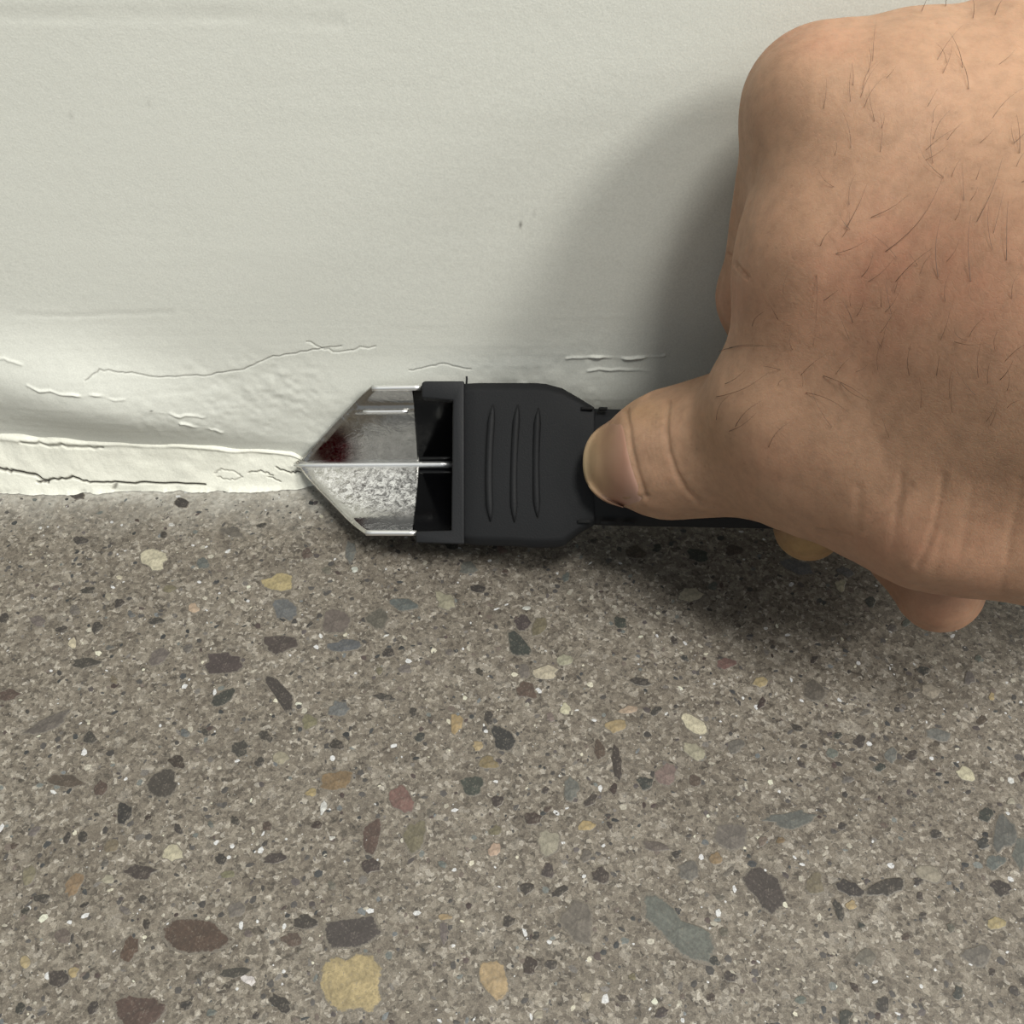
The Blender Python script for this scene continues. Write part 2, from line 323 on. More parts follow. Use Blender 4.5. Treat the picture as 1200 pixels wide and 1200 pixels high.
COL = dict(cream=(214, 204, 168), yellow=(190, 164, 106), ochre=(140, 112, 66), olive=(128, 118, 84), peach=(206, 176, 140), white=(226, 224, 214),
           dark=(62, 56, 52), black=(40, 42, 44), green=(60, 68, 64), grgreen=(100, 106, 100), blue=(98, 104, 106), brown=(104, 84, 70), redbrown=(106, 78, 64),
           red=(128, 86, 76), dred=(66, 44, 38), purple=(74, 62, 60), gbrown=(104, 95, 86), pale=(176, 166, 140), pink=(132, 108, 98))
S_ = [(85,754,5,6,0,'cream'),(101,777,20,6,5,'dark'),(186,769,16,9,30,'gbrown'),(11,814,13,7,0,'brown'),(58,847,30,8,25,'gbrown'),(77,915,24,8,-8,'brown'),
(262,817,15,8,30,'green'),(328,812,24,10,-55,'purple'),(397,831,14,9,0,'blue'),(281,878,12,10,0,'dark'),(208,893,11,7,-10,'dred'),(192,919,19,16,0,'purple'),
(146,953,9,13,-20,'black'),(174,958,4,4,0,'dred'),(98,981,7,7,0,'dark'),(79,982,4,7,-20,'dark'),(202,1000,12,11,0,'cream'),(131,992,10,8,0,'olive'),
(165,1022,19,9,-5,'purple'),(87,1036,17,9,55,'ochre'),(34,1026,9,13,0,'olive'),(127,1031,8,5,0,'pale'),(267,1025,8,5,10,'olive'),(259,1007,7,7,0,'dark'),
(322,1006,15,6,12,'purple'),(49,1053,9,6,0,'dark'),(232,1097,42,22,-3,'redbrown'),(152,1112,10,16,-15,'redbrown'),(172,1083,5,6,0,'dark'),(357,1081,14,8,0,'dark'),
(342,1101,12,9,0,'brown'),(277,1066,12,9,0,'gbrown'),(412,1092,36,19,10,'purple'),(68,1147,13,11,0,'purple'),(165,1184,32,19,12,'redbrown'),
(276,1140,18,6,8,'dark'),(292,1148,9,6,-20,'white'),(219,1178,9,5,20,'dark'),(328,1176,15,9,-30,'dark'),(30,1128,7,8,0,'yellow'),(87,1139,6,7,0,'yellow'),
(73,1097,10,9,0,'gbrown'),(394,915,20,12,10,'ochre'),(365,929,7,5,0,'yellow'),(329,889,10,8,0,'pale'),(379,946,4,9,-20,'white'),(436,980,10,22,-12,'redbrown'),
(435,1015,12,9,0,'purple'),(262,778,26,14,5,'purple'),(118,924,8,9,0,'brown'),(24,1181,7,7,0,'dark'),(371,967,7,5,0,'dred'),(389,982,4,2.5,0,'white'),(362,846,9,9,0,'olive'),
(99,1061,6,3,20,'dark'),(640,789,14,9,0,'cream'),(661,774,9,7,0,'pale'),(617,810,14,9,-15,'brown'),
(662,831,7,7,20,'cream'),(749,799,13,5,-10,'dark'),(736,832,12,5,5,'peach'),(721,851,13,8,0,'yellow'),(814,849,19,8,-35,'cream'),(814,881,14,9,-35,'pale'),
(535,848,8,12,0,'yellow'),(560,874,6,6,0,'yellow'),(572,894,13,7,0,'ochre'),(589,866,15,14,-30,'black'),(484,834,5,6,0,'dark'),(702,879,6,13,20,'brown'),
(723,895,6,21,8,'purple'),(553,921,15,12,0,'green'),(669,925,9,15,5,'grgreen'),(756,918,9,9,0,'green'),(781,908,14,13,0,'pink'),(470,937,14,20,20,'red'),
(583,939,8,7,15,'purple'),(624,959,10,8,-10,'dred'),(692,938,10,5,40,'purple'),(719,925,5,6,0,'dred'),(688,968,10,7,10,'yellow'),(643,987,14,14,0,'pale'),
(580,996,8,8,0,'peach'),(487,980,13,20,-5,'olive'),(839,1006,8,7,0,'ochre'),(767,992,15,6,-12,'gbrown'),(642,1021,8,9,0,'purple'),(617,1041,8,8,0,'dark'),
(655,1045,11,5,25,'dark'),(704,1026,11,9,-30,'purple'),(522,1075,8,4,0,'yellow'),(520,1093,6,13,0,'gbrown'),(678,1078,20,24,30,'gbrown'),(597,1080,8,7,0,'dark'),
(579,1148,19,24,0,'yellow'),(621,1132,9,11,0,'dred'),(646,1130,9,6,10,'dark'),(833,1169,6,6,0,'dred'),(775,1187,9,6,20,'purple'),(730,1170,9,4,-20,'purple'),
(807,1020,11,13,0,'gbrown'),(857,981,20,18,0,'gbrown'),(926,960,29,10,3,'grgreen'),(915,985,6,4,0,'ochre'),
(1040,1039,24,11,12,'dark'),(996,1041,17,9,-25,'dark'),(983,1067,5,14,18,'dark'),(1076,1033,6,5,0,'dark'),(1132,908,13,8,-25,'cream'),(1155,955,8,9,0,'green'),
(1152,988,8,7,0,'green'),(1166,1010,12,9,20,'grgreen'),(1176,978,14,22,0,'grgreen'),(1196,1000,9,22,0,'grgreen'),(1173,1041,14,9,-20,'dark'),(1089,1024,17,10,-10,'pale'),
(1167,1082,11,8,-15,'yellow'),(1144,1119,17,13,-10,'gbrown'),(1123,1164,7,8,0,'green'),(1034,1177,10,9,0,'dark'),(990,1192,8,11,0,'green'),(955,1037,10,14,0,'olive'),
(1014,1121,12,12,0,'gbrown'),(855,1144,9,6,-30,'purple'),(934,853,8,4,-20,'dark'),(982,862,5,5,0,'green'),(1044,885,8,9,0,'grgreen'),(1032,899,6,5,0,'green'),
(1100,861,15,8,-5,'grgreen'),(892,799,10,7,0,'yellow'),(851,778,11,7,0,'red'),(862,874,10,9,0,'gbrown'),(994,913,7,4,-10,'gbrown'),(1162,817,4,5,0,'yellow'),
(954,810,14,13,0,'gbrown'),(1136,795,8,7,0,'gbrown'),(1082,786,8,5,-15,'green'),(1090,810,12,8,0,'pale'),(997,1061,7,6,0,'yellow'),
(411,647,7,12,5,'grgreen'),(416,668,4,4,0,'white'),(522,705,13,10,-30,'pale'),(617,713,5,2.5,0,'white'),(393,727,18,14,25,'gbrown'),(443,725,14,11,0,'gbrown'),
(472,708,16,8,-15,'blue'),(560,690,9,5,0,'dark'),(549,666,11,8,20,'grgreen'),(404,757,20,8,0,'blue'),(455,765,7,6,0,'dark'),(450,817,13,4,-10,'dark'),(395,873,9,6,-15,'dark'),
(475,784,9,5,0,'gbrown'),(612,730,11,9,0,'purple'),(632,735,8,12,-20,'olive'),(614,787,8,8,0,'gbrown'),(573,842,6,8,0,'dark'),(213,589,9,6,0,'dark'),
(201,615,4,2.5,0,'white'),(192,627,5,4,0,'dark'),(180,656,14,13,0,'cream'),(326,683,17,12,0,'yellow'),(333,713,15,14,0,'blue'),(272,624,14,5,-10,'gbrown'),
(95,634,9,5,-15,'dark'),(140,677,4,3,0,'cream'),(103,692,9,4,0,'dark'),(140,707,7,5,15,'dark'),(227,713,7,6,0,'peach'),(198,690,8,5,0,'olive'),(127,699,4,5,0,'pale'),
(184,728,10,4,5,'dark'),(88,715,6,7,0,'gbrown'),(44,728,10,6,-10,'gbrown'),(5,724,6,6,0,'dark'),(73,738,8,4,0,'dark'),(330,754,24,11,5,'purple'),(307,616,6,3,0,'dark'),
(818,650,13,8,-5,'green'),(935,665,20,9,-10,'blue'),(860,645,10,7,0,'brown'),(808,697,16,8,0,'cream'),(985,686,7,7,0,'cream'),(990,670,10,6,-20,'blue'),(696,634,5,3,0,'dark'),(745,648,12,8,0,'brown'),
(530,640,9,5,0,'dark'),(88,579,13,5,-20,'dark')]
POLY = [([(594,740),(602,737),(612,746),(624,762),(622,769),(606,770),(597,766)],'green'),
([(375,1130),(392,1118),(405,1124),(418,1115),(440,1118),(450,1135),(446,1155),(449,1175),(436,1190),(420,1184),(398,1189),(382,1176),(372,1158)],'yellow'),
([(868,1028),(878,1016),(890,1013),(900,1022),(912,1028),(917,1042),(924,1056),(914,1066),(905,1074),(893,1066),(884,1050),(874,1042)],'purple'),
([(750,1046),(762,1044),(776,1052),(790,1064),(798,1078),(822,1086),(836,1094),(841,1112),(836,1133),(820,1130),(800,1122),(786,1108),(772,1092),(752,1074)],'grgreen')]

def stone_mesh(outline, h=0.00010):           # outline: floor points; a thin domed flake set in the cement
    n = len(outline); c = sum(outline, Vector()) / n
    vv = []; ff = []
    for p in outline: vv.append((p.x - c.x, p.y - c.y, -0.0006))
    for p in outline: vv.append((p.x - c.x, p.y - c.y, h * 0.3))
    for p in outline: vv.append(((p.x - c.x) * 0.82, (p.y - c.y) * 0.82, h))
    vv.append((0, 0, h * 1.1))
    for i in range(n):
        j = (i + 1) % n
        ff += [(i, j, n + j, n + i), (n + i, n + j, 2 * n + j, 2 * n + i), (2 * n + i, 2 * n + j, 3 * n)]
    m = mesh('stone', vv, ff); color_attr(m, 'rim', np.array([[1.0] * 3] * 2 * n + [[0.15] * 3] * n + [[0.0] * 3])); return m, c
def outline_of(cx, cy, a, b, deg, k=None, jit=0.26):
    k = k or random.choice((11, 13, 14, 16)); q = math.radians(-deg); out = []
    ph = random.random() * 6; sq = random.uniform(0.0, 0.20); ph2 = random.random() * 6
    for i in range(k):
        t = 2 * math.pi * (i + random.uniform(-.25, .25)) / k
        r = 1.10 + random.uniform(-jit, jit * 0.6) + sq * math.cos(3 * t + ph) * 0.8 + 0.08 * math.cos(2 * t + ph2)
        u, v = a * r * math.cos(t), b * r * math.sin(t)
        out.append(on_floor(cx + u * math.cos(q) - v * math.sin(q), cy + u * math.sin(q) + v * math.cos(q)))
    return out[::-1]
def add_stone(outline, cname, var=10, hgt=None):
    m, c = stone_mesh(outline, hgt or random.uniform(0.00006, 0.00016))
    o = link('stone', m, M_stone, floor, smooth=False); o.location = c
    k = random.uniform(-var, var); m_ = sum(COL[cname]) / 3; cc = [(0.77 if m_ > 90 else 0.58) * max(10, m_ + (v - m_) * (0.74 if m_ > 90 else 1.0) + k + random.uniform(-3, 3)) for v in COL[cname]]
    o.color = srgb(*cc); return c
placed = []
for (a, b, c, d, e, f) in S_: add_stone(outline_of(a, b, c, d, e), f); placed.append((a, b, max(c, d)))
for pts, f in POLY:
    c = add_stone([on_floor(a, b) for a, b in pts][::-1], f); placed.append((sum(p[0] for p in pts) / len(pts), sum(p[1] for p in pts) / len(pts), 34))
names = ['dark', 'purple', 'gbrown', 'brown', 'green', 'grgreen', 'olive', 'pale', 'yellow', 'dred', 'blue', 'pink']
wts = [22, 12, 18, 9, 8, 8, 5, 5, 3, 5, 4, 3]
cnt = 0; tries = 0
while cnt < 292 - len(placed) + 0 and tries < 5000 and len(placed) < 292:
    tries += 1
    x, y = random.uniform(0, 1200), 605 + 600 * random.random() ** 0.8; a = random.uniform(4.5, 8.5)
    if any(math.hypot(x - p[0], y - p[1]) < a + p[2] + 5 for p in placed): continue
    add_stone(outline_of(x, y, a, a * random.uniform(.5, .95), random.uniform(-60, 60)), random.choices(names, wts)[0])
    placed.append((x, y, a))
# thousands of chips too small to pick apart
vv = []; ff = []; tint = []
chip_cols = [COL[k] for k in ('dark', 'dark', 'black', 'dred', 'gbrown', 'purple', 'brown', 'pale', 'white', 'cream', 'grgreen', 'blue')]
cw = [24, 14, 14, 7, 14, 8, 6, 9, 10, 4, 5, 3]
def chip(x, y, r, col, z):
    k = random.choice((5, 6, 7)); b = len(vv); asp = random.uniform(.4, 1); q = random.uniform(0, 3.14)
    for i in range(k):
        t = 2 * math.pi * i / k; rr = r * random.uniform(.65, 1.15); u, v = rr * math.cos(t), rr * asp * math.sin(t)
        vv.append((x + u * math.cos(q) - v * math.sin(q), y + u * math.sin(q) + v * math.cos(q), z)); tint.append(col)
    vv.append((x, y, z + 0.00003)); tint.append(col)
    for i in range(k): ff.append((b + i, b + (i + 1) % k, b + k))
for _ in range(26000):
    x = random.uniform(-0.24, 0.24); y = -random.uniform(0.002, 0.21)
    r = 0.00012 + 0.0008 * random.random() ** 4
    c = random.choices(chip_cols, cw)[0]; j = random.uniform(-10, 10)
    chip(x, y, r, srgb(*[max(8, min(178, (sum(c) / 3 + (q - sum(c) / 3) * 0.6) * 0.78 + 0.22 * 70 + j)) for q in c])[:3], random.uniform(.00001, .00004))
me = mesh('stone_chips', vv, ff); color_attr(me, 'tint', np.array(tint))
link('stone_chips', me, M_chip, floor, smooth=False, kind='stuff', label='tiny dark and pale chips in the concrete')

# ---------------------------------------------------------------- the caulk scraper
DT = 0.2535; XT = (347 - 600) / F * DT; TAU = math.tan(math.radians(8)); TAU2 = math.tan(math.radians(19))
def tool_d(px, off=0.0, px2=690):             # depth of the tool's tilted plane, off metres nearer than the fold
    x = (px - 600) / F; d = (DT + XT * TAU) / (1 + x * TAU)
    if px > px2:                               # the handle rises more steeply
        x2 = (px2 - 600) / F; d2 = (DT + XT * TAU) / (1 + x2 * TAU); X2 = x2 * d2
        d = (d2 + X2 * TAU2) / (1 + x * TAU2)
    return d - off
scraper = bpy.data.objects.new('caulk_scraper', None); C.objects.link(scraper); scraper.location = at(347, 545, DT)
scraper['label'] = 'black plastic caulk scraper with a shiny pointed V-shaped steel blade in the joint'; scraper['category'] = 'tool'
def sub(name, me, mat, parent=None, **kw):
    o = link(name, me, mat, None, **kw); p = parent or scraper; o.parent = p
    o.matrix_parent_inverse = p.matrix_world.inverted() if p.name != scraper.name else Matrix.Translation(scraper.location).inverted()
    return o
def mods(o, bevel=None, seg=3, solid=None, subsurf=0, ang=30):
    if solid: m = o.modifiers.new('s', 'SOLIDIFY'); m.thickness = solid; m.offset = -1
    if bevel: m = o.modifiers.new('b', 'BEVEL'); m.width = bevel; m.segments = seg; m.limit_method = 'ANGLE'; m.angle_limit = math.radians(ang)
    if subsurf: m = o.modifiers.new('u', 'SUBSURF'); m.levels = subsurf; m.render_levels = subsurf
    return o
def prism(pts_front, pts_back, cap=True):
    n = len(pts_front); ff = [tuple(range(n)), tuple(range(2 * n - 1, n - 1, -1))]
    for i in range(n): j = (i + 1) % n; ff.append((i, n + i, n + j, j))
    m = mesh('m', list(pts_front) + list(pts_back), ff)
    bm = bmesh.new(); bm.from_mesh(m); bmesh.ops.recalc_face_normals(bm, faces=bm.faces); bm.to_mesh(m); bm.free(); return m

# blade: a V of two plates; (x, s) with s out from the fold
FV = (600 - 546) / F
def fold(X):                                   # fold line point for tool X in metres
    d = DT - (X - XT) * TAU; return CAM + FWD * d + Vector((X, 0, 0)) + UP * (FV * DT)
N_ = -FWD
def plate(sign, ang_deg, X1, w, Xfull, mat, prof, name, parent=None, reflect_smear=None):
    a = math.radians(ang_deg); dirv = (UP * sign * math.cos(a) + N_ * math.sin(a)); nrm = (N_ * math.cos(a) - UP * sign * math.sin(a))
    X0 = XT + 0.0
    nxp, nsp = 60, 40; vs_, st = [], []
    for i in range(nxp + 1):
        u = i / nxp
        for j in range(nsp + 1):
            s = j / nsp * w
            xs0 = X0 + (Xfull - X0) * (s / w)           # left boundary slants outwards
            X = xs0 + (X1 - xs0) * u
            hgt = prof(s / w, (X - xs0) * 1000)
            vs_.append(fold(X) + dirv * s + nrm * hgt); st.append(reflect_smear(X, s / w, (X - xs0) * 1000) if reflect_smear else (0, 0, 0))
    ff = []
    for i in range(nxp):
        for j in range(nsp):
            k = i * (nsp + 1) + j; q = (k, k + 1, k + nsp + 2, k + nsp + 1)
            ff.append(q if sign < 0 else q[::-1])
    me = mesh(name, vs_, ff); color_attr(me, 'reflect_smear', np.array(st, float))
    o = sub(name, me, mat, parent); mods(o, solid=0.0007); return o
def prof_up(s, dx):
    h = 0.0011 * max(0, 1 - s / 0.28) ** 2                    # rolls in to the fold
    h += 0.0009 * math.exp(-((s - 0.72) / 0.025) ** 2) * min(1, max(0, dx - 1.2) / 1.0)         # stamped crease
    h += 0.0013 * max(0, (s - 0.80) / 0.20) ** 1.5
    h -= 0.0007 * math.exp(-(dx / 0.9) ** 2)                   # ground cutting edge
    return h
def prof_lo(s, dx):
    h = 0.0020 * max(0, 1 - s / 0.34) ** 2
    h += 0.0020 * max(0, (s - 0.72) / 0.28) ** 1.5
    h -= 0.0007 * math.exp(-(dx / 0.6) ** 2)
    return h
def reflect_smear_up(X, s, dx):
    r = math.exp(-((X + 0.0435) / 0.0048) ** 2 - ((s - 0.24) / 0.26) ** 2) * 1.6 * (1 if dx > 1.6 else 0.1)  # patch of the painted red reflection, faint at the cutting edge
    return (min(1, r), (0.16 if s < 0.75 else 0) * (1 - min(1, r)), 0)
def reflect_smear_lo(X, s, dx):
    return (0.25 * math.exp(-((X - XT) / 0.003) ** 2), 1.0 * math.exp(-((s - 0.36) / 0.32) ** 4) * min(1, max(0, dx - 1) / 2), 0)  # smear spread wide so it paints the plate's bright highlight too
XB = (489 - 600) / F * 0.243
up_plate = plate(+1, 45, XB, 0.0245, (437 - 600) / F * 0.2345, M_blade, prof_up, 'blade_plate', reflect_smear=reflect_smear_up)
lo_plate = plate(-1, 45, XB, 0.0245, (430 - 600) / F * 0.2345, M_blade_low, prof_lo, 'blade_plate', reflect_smear=reflect_smear_lo)
# rolled outer edges and the bright fold rib
def tube(name, pts, r, mat, parent=None, seg=10, caps=True, taper=None, **kw):
    pts = [Vector(p) for p in pts]; vs_, ff = [], []; n = len(pts)
    t0 = (pts[1] - pts[0]).normalized(); a = t0.orthogonal().normalized()
    for i, p in enumerate(pts):
        t = (pts[min(i + 1, n - 1)] - pts[max(i - 1, 0)]).normalized(); a = (a - t * a.dot(t)).normalized(); b = t.cross(a)
        rr = r * (taper(i / (n - 1)) if taper else 1)
        for k in range(seg):
            q = 2 * math.pi * k / seg; vs_.append(p + (a * math.cos(q) + b * math.sin(q)) * rr)
    for i in range(n - 1):
        for k in range(seg): ff.append((i * seg + k, i * seg + (k + 1) % seg, (i + 1) * seg + (k + 1) % seg, (i + 1) * seg + k))
    ff.append(tuple(range(seg))[::-1]); ff.append(tuple((n - 1) * seg + k for k in range(seg)))
    return sub(name, mesh(name, vs_, ff), mat, parent, **kw)
def plate_edge(sign, ang_deg, w, Xa, Xb, lift, n=8):
    a = math.radians(ang_deg); dirv = (UP * sign * math.cos(a) + N_ * math.sin(a)); nrm = (N_ * math.cos(a) - UP * sign * math.sin(a))
    return [fold(Xa + (Xb - Xa) * i / n) + dirv * w + nrm * lift for i in range(n + 1)]
rl = 'rolled bright steel edge'
tube('rolled_edge', plate_edge(1, 45, 0.0247, (438 - 600) / F * 0.2345, XB + .002, 0.0012), 0.00065, M_ridge, up_plate, label=rl)
tube('rolled_edge', plate_edge(-1, 45, 0.0247, (431 - 600) / F * 0.2345, XB + .001, 0.0019), 0.00065, M_ridge, lo_plate, label=rl)
tube('crease_highlight', plate_edge(1, 45, 0.0178, -0.0345, -0.0240, 0.0011), 0.00042, M_ridge, up_plate, label='thin bright bead added for the highlight on the stamped crease')  # bead added so the stamped crease shows a bright highlight
XR = (531 - 600) / F * 0.24
tube('fold_rib', [fold(XT - .0002 + (XR - XT) * i / 12) + N_ * 0.0017 for i in range(13)], 0.00085, M_ridge, None, seg=12, taper=lambda u: min(1, 0.25 + u * 6), label='bright rib along the fold of the blade')
# dark glossy inner socket that the blade slides in to
plate(+1, 45, XR, 0.0240, XB + 0.0, M_gloss, lambda s, dx: 0.0006 * max(0, 1 - s / 0.1) ** 2 + 0.0004, 'socket_wall')
o_lo = plate(-1, 45, XR, 0.0240, XB + 0.0, M_gloss, lambda s, dx: 0.0006 * max(0, 1 - s / 0.1) ** 2 + 0.0004, 'socket_wall')
# (socket plates slant like the blade; their left edge is square)
for o in [x for x in scraper.children if x.name.startswith('socket_wall')]:
    me = o.data; k = 0
    for i in range(61):
        for j in range(41):
            s = j / 40 * 0.0240; X = XB + (XR - XB) * i / 60; sg = 1 if o is not o_lo else -1
            a = math.radians(45); dirv = (UP * sg * math.cos(a) + N_ * math.sin(a)); nrm = (N_ * math.cos(a) - UP * sg * math.sin(a))
            me.vertices[k].co = fold(X) + dirv * s + nrm * (0.0004 + 0.0005 * max(0, 1 - s / .002) ** 2); k += 1

# head shell: lofted sections from the collar to the handle
FO = 0.0200                                      # front face is this much nearer than the fold
def section(px, top, bot, off_f, off_b, back_half, rnd=0.10, pillow=0.0):
    d = tool_d(px, off_f); db = tool_d(px, off_b)
    mid = (top + bot) / 2; h = (bot - top) / 2
    P = [(top + h * rnd, d), (top, d + 0.0016), (top + h * .04, d + (db - d) * .45), (mid - h * back_half, db), (mid + h * back_half, db),
         (bot - h * .04, d + (db - d) * .45), (bot, d + 0.0016), (bot - h * rnd, d)]
    out = []
    for k, (y, dd) in enumerate(P):
        X = (px - 600) / F * d                    # keep the section square to the tool's length
        V_ = (600 - y) / F * d
        out.append(CAM + FWD * dd + Vector((X, 0, 0)) + UP * V_)
    # front face points between bottom and top, pillowed
    for k in (0.75, 0.5, 0.25):
        y = top + (bot - top) * k; out.append(CAM + FWD * (d - pillow * (1 - abs(2 * k - 1) ** 2)) + Vector(((px - 600) / F * d, 0, 0)) + UP * ((600 - y) / F * d))
    return out
def loft(name, secs, mat, parent=None, **kw):
    n = len(secs[0]); vs_ = [v for s in secs for v in s]; ff = [tuple(range(n)), tuple(range((len(secs) - 1) * n, len(secs) * n))[::-1]]
    for i in range(len(secs) - 1):
        for k in range(n): ff.append((i * n + k, (i + 1) * n + k, (i + 1) * n + (k + 1) % n, i * n + (k + 1) % n))
    m = mesh(name, vs_, ff); bm = bmesh.new(); bm.from_mesh(m); bmesh.ops.recalc_face_normals(bm, faces=bm.faces); bm.to_mesh(m); bm.free()
    return sub(name, m, mat, parent, **kw)
shell = loft('head_shell', [section(542, 448, 638, FO, 0.004, .25), section(560, 447, 640, FO + .0002, 0.004, .25, pillow=.0005), section(600, 447, 641, FO + .0003, 0.005, .25, pillow=.0008),
    section(628, 447, 643, FO + .0003, 0.006, .3, pillow=.0008), section(640, 448, 643, FO + .0003, 0.007, .3, pillow=.0008), section(659, 453, 642, FO + .0002, 0.009, .4, pillow=.0006), section(680, 465, 626, FO + .0, 0.011, .6, pillow=.0004),
    section(698, 476, 616, FO - .0004, 0.013, .8, pillow=.0002)], M_rubber)
mods(shell, bevel=0.0006, seg=3, ang=24)
# collar: a proud U-shaped rim with two arms that hold the blade
def slab(name, pts, off, thick, mat, parent=None, bevel=0.0004, **kw):
    f = [CAM + FWD * tool_d(a, off) + Vector(((a - 600) / F * tool_d(a, off), 0, 0)) + UP * ((600 - b) / F * tool_d(a, off)) for a, b in pts]
    m = prism(f, [p - N_ * thick for p in f]); return mods(sub(name, m, mat, parent, **kw), bevel=bevel)
collar = slab('collar', [(494, 449), (497, 446.5), (544, 446.5), (544, 638), (487, 636), (487, 623), (529, 622), (531, 469), (494, 466)], FO + .0006, 0.0065, M_rim)
# side faces of the socket behind the collar
for (ya, yb) in ((448, 458), (628, 637)):
    pass
end = slab('socket_end', [(530, 466), (546, 466), (546, 626), (530, 626)], FO - .0008, 0.017, M_gloss)
# three curved grip ribs
for xa, xb, xc, ya, yb in ((578, 570, 575, 474, 611), (607, 600, 603, 474, 612), (631, 626, 630, 478, 607)):
    pts = []
    for i in range(15):
        u = i / 14; x = xa * (1 - u) ** 2 + 2 * u * (1 - u) * xb + xc * u ** 2; y = ya + (yb - ya) * u
        d = tool_d(x, FO + .0008); pts.append(CAM + FWD * d + Vector(((x - 600) / F * d, 0, 0)) + UP * ((600 - y) / F * d))
    tube('grip_rib', pts, 0.00085, M_rubber, shell, seg=12, taper=lambda u: max(0.15, min(1, math.sin(math.pi * u) * 3.0)))
# handle
hs = []
for px, tp, bt in ((694, 477, 616), (720, 478, 617), (780, 478, 618), (860, 478, 619.5), (930, 478, 621), (1000, 484, 621), (1060, 492, 618), (1100, 502, 612), (1115, 520, 600)):
    hs.append(section(px, tp, bt, FO - .0006, FO - .0095, .72, rnd=.16, pillow=.0006))
handle = loft('handle', hs, M_rubber); mods(handle, bevel=0.0006, seg=3, ang=20)
for (x0, x1, y) in ((681, 695, 478), (702, 712, 478.5), (677, 692, 611), (704, 722, 612.5), (730, 744, 613)):
    slab('slot', [(x0, y - 1.6), (x1, y - 1.6), (x1, y + 2), (x0, y + 2)], FO + .0008, 0.0016, M_slot, shell if x0 < 700 else handle, bevel=0.0001)
d = tool_d(547, FO - .002)
tube('mould_nub', [at(546.5, 450, d), at(547, 444, d), at(546.6, 441, d)], 0.00022, M_rubber, shell, seg=6)

# ---------------------------------------------------------------- the hand: one implicit surface of smoothly joined tapered limbs
def PC(px, py, dmm):                            # camera-frame metres: x right, y up, z depth
    d = dmm / 1000; return np.array([(px - 600) / F * d, (600 - py) / F * d, d])
# (point a, radius a mm, point b, radius b mm, blend mm, depth flattening)
L_ = []
def limb(a, ra, b, rb, k=5.0, flat=1.0): L_.append((PC(*a), ra / 1000, PC(*b), rb / 1000, k / 1000, flat))
#   thumb
limb((738, 541, 217), 9.5, (783, 533, 210.5), 12.3, 3, 1.15)
limb((783, 533, 210.5), 12.3, (860, 520, 203), 12.6, 5, 1.1)
limb((860, 520, 203), 12.6, (960, 525, 186), 14.0, 8, 1.0)
limb((960, 525, 186), 14.0, (1100, 575, 174), 15.0, 10, 1.0)
limb((1100, 575, 174), 15.0, (1260, 600, 168), 17.0, 10, 1.0)
#   web between thumb and index
limb((920, 452, 184), 12.5, (988, 303, 171), 14.5, 10, 1.0)
limb((988, 303, 171), 14.5, (1130, 260, 163), 16.0, 10)
limb((985, 170, 168), 11.0, (1000, 290, 170), 13.0, 12)
limb((1060, 170, 165), 13.0, (1130, 330, 163), 16.0, 12)
limb((1050, 470, 174), 17.0, (1240, 420, 160), 22.0, 12)
#   metacarpals, from knuckles to wrist
limb((957, 122, 169), 11.3, (1270, 300, 158), 18.0, 8)
limb((1072, 112, 170), 11.8, (1300, 260, 162), 18.0, 12)
limb((1180, 92, 168), 12.0, (1330, 250, 166), 18.0, 8)
limb((1290, 100, 172), 11.0, (1370, 260, 170), 18.0, 8)
#   wrist and forearm
limb((1270, 380, 158), 27.0, (1480, 430, 160), 27.0, 14, 0.95)
limb((1480, 430, 160), 27.0, (1750, 500, 165), 29.0, 10, 0.95)
#   palm behind the handle's end
limb((1110, 300, 180), 14.0, (1190, 520, 186), 14.0, 8)
#   index finger
limb((957, 122, 169), 11.3, (897, 345, 201), 9.0, 4)
limb((897, 345, 201), 9.0, (925, 490, 230), 7.8, 3)
limb((925, 490, 230), 7.6, (948, 617, 218), 7.4, 3)
#   middle finger
limb((1072, 112, 170), 11.8, (1010, 300, 199), 9.4, 4)
limb((1010, 300, 199), 9.4, (1035, 520, 224), 8.6, 3)
limb((1035, 520, 224), 8.4, (1066, 640, 214), 8.6, 3)
limb((1066, 640, 214), 8.6, (1101, 690, 205), 8.6, 3)
#   ring and little fingers
limb((1180, 92, 168), 12.0, (1120, 300, 199), 9.0, 4)
limb((1120, 300, 199), 9.0, (1150, 500, 217), 8.2, 3)
limb((1150, 500, 217), 8.2, (1190, 600, 206), 8.0, 3)
limb((1290, 100, 172), 11.0, (1250, 320, 196), 8.2, 4)
limb((1250, 320, 196), 8.2, (1270, 470, 208), 7.4, 3)
limb((1270, 470, 208), 7.4, (1300, 560, 198), 7.0, 3)

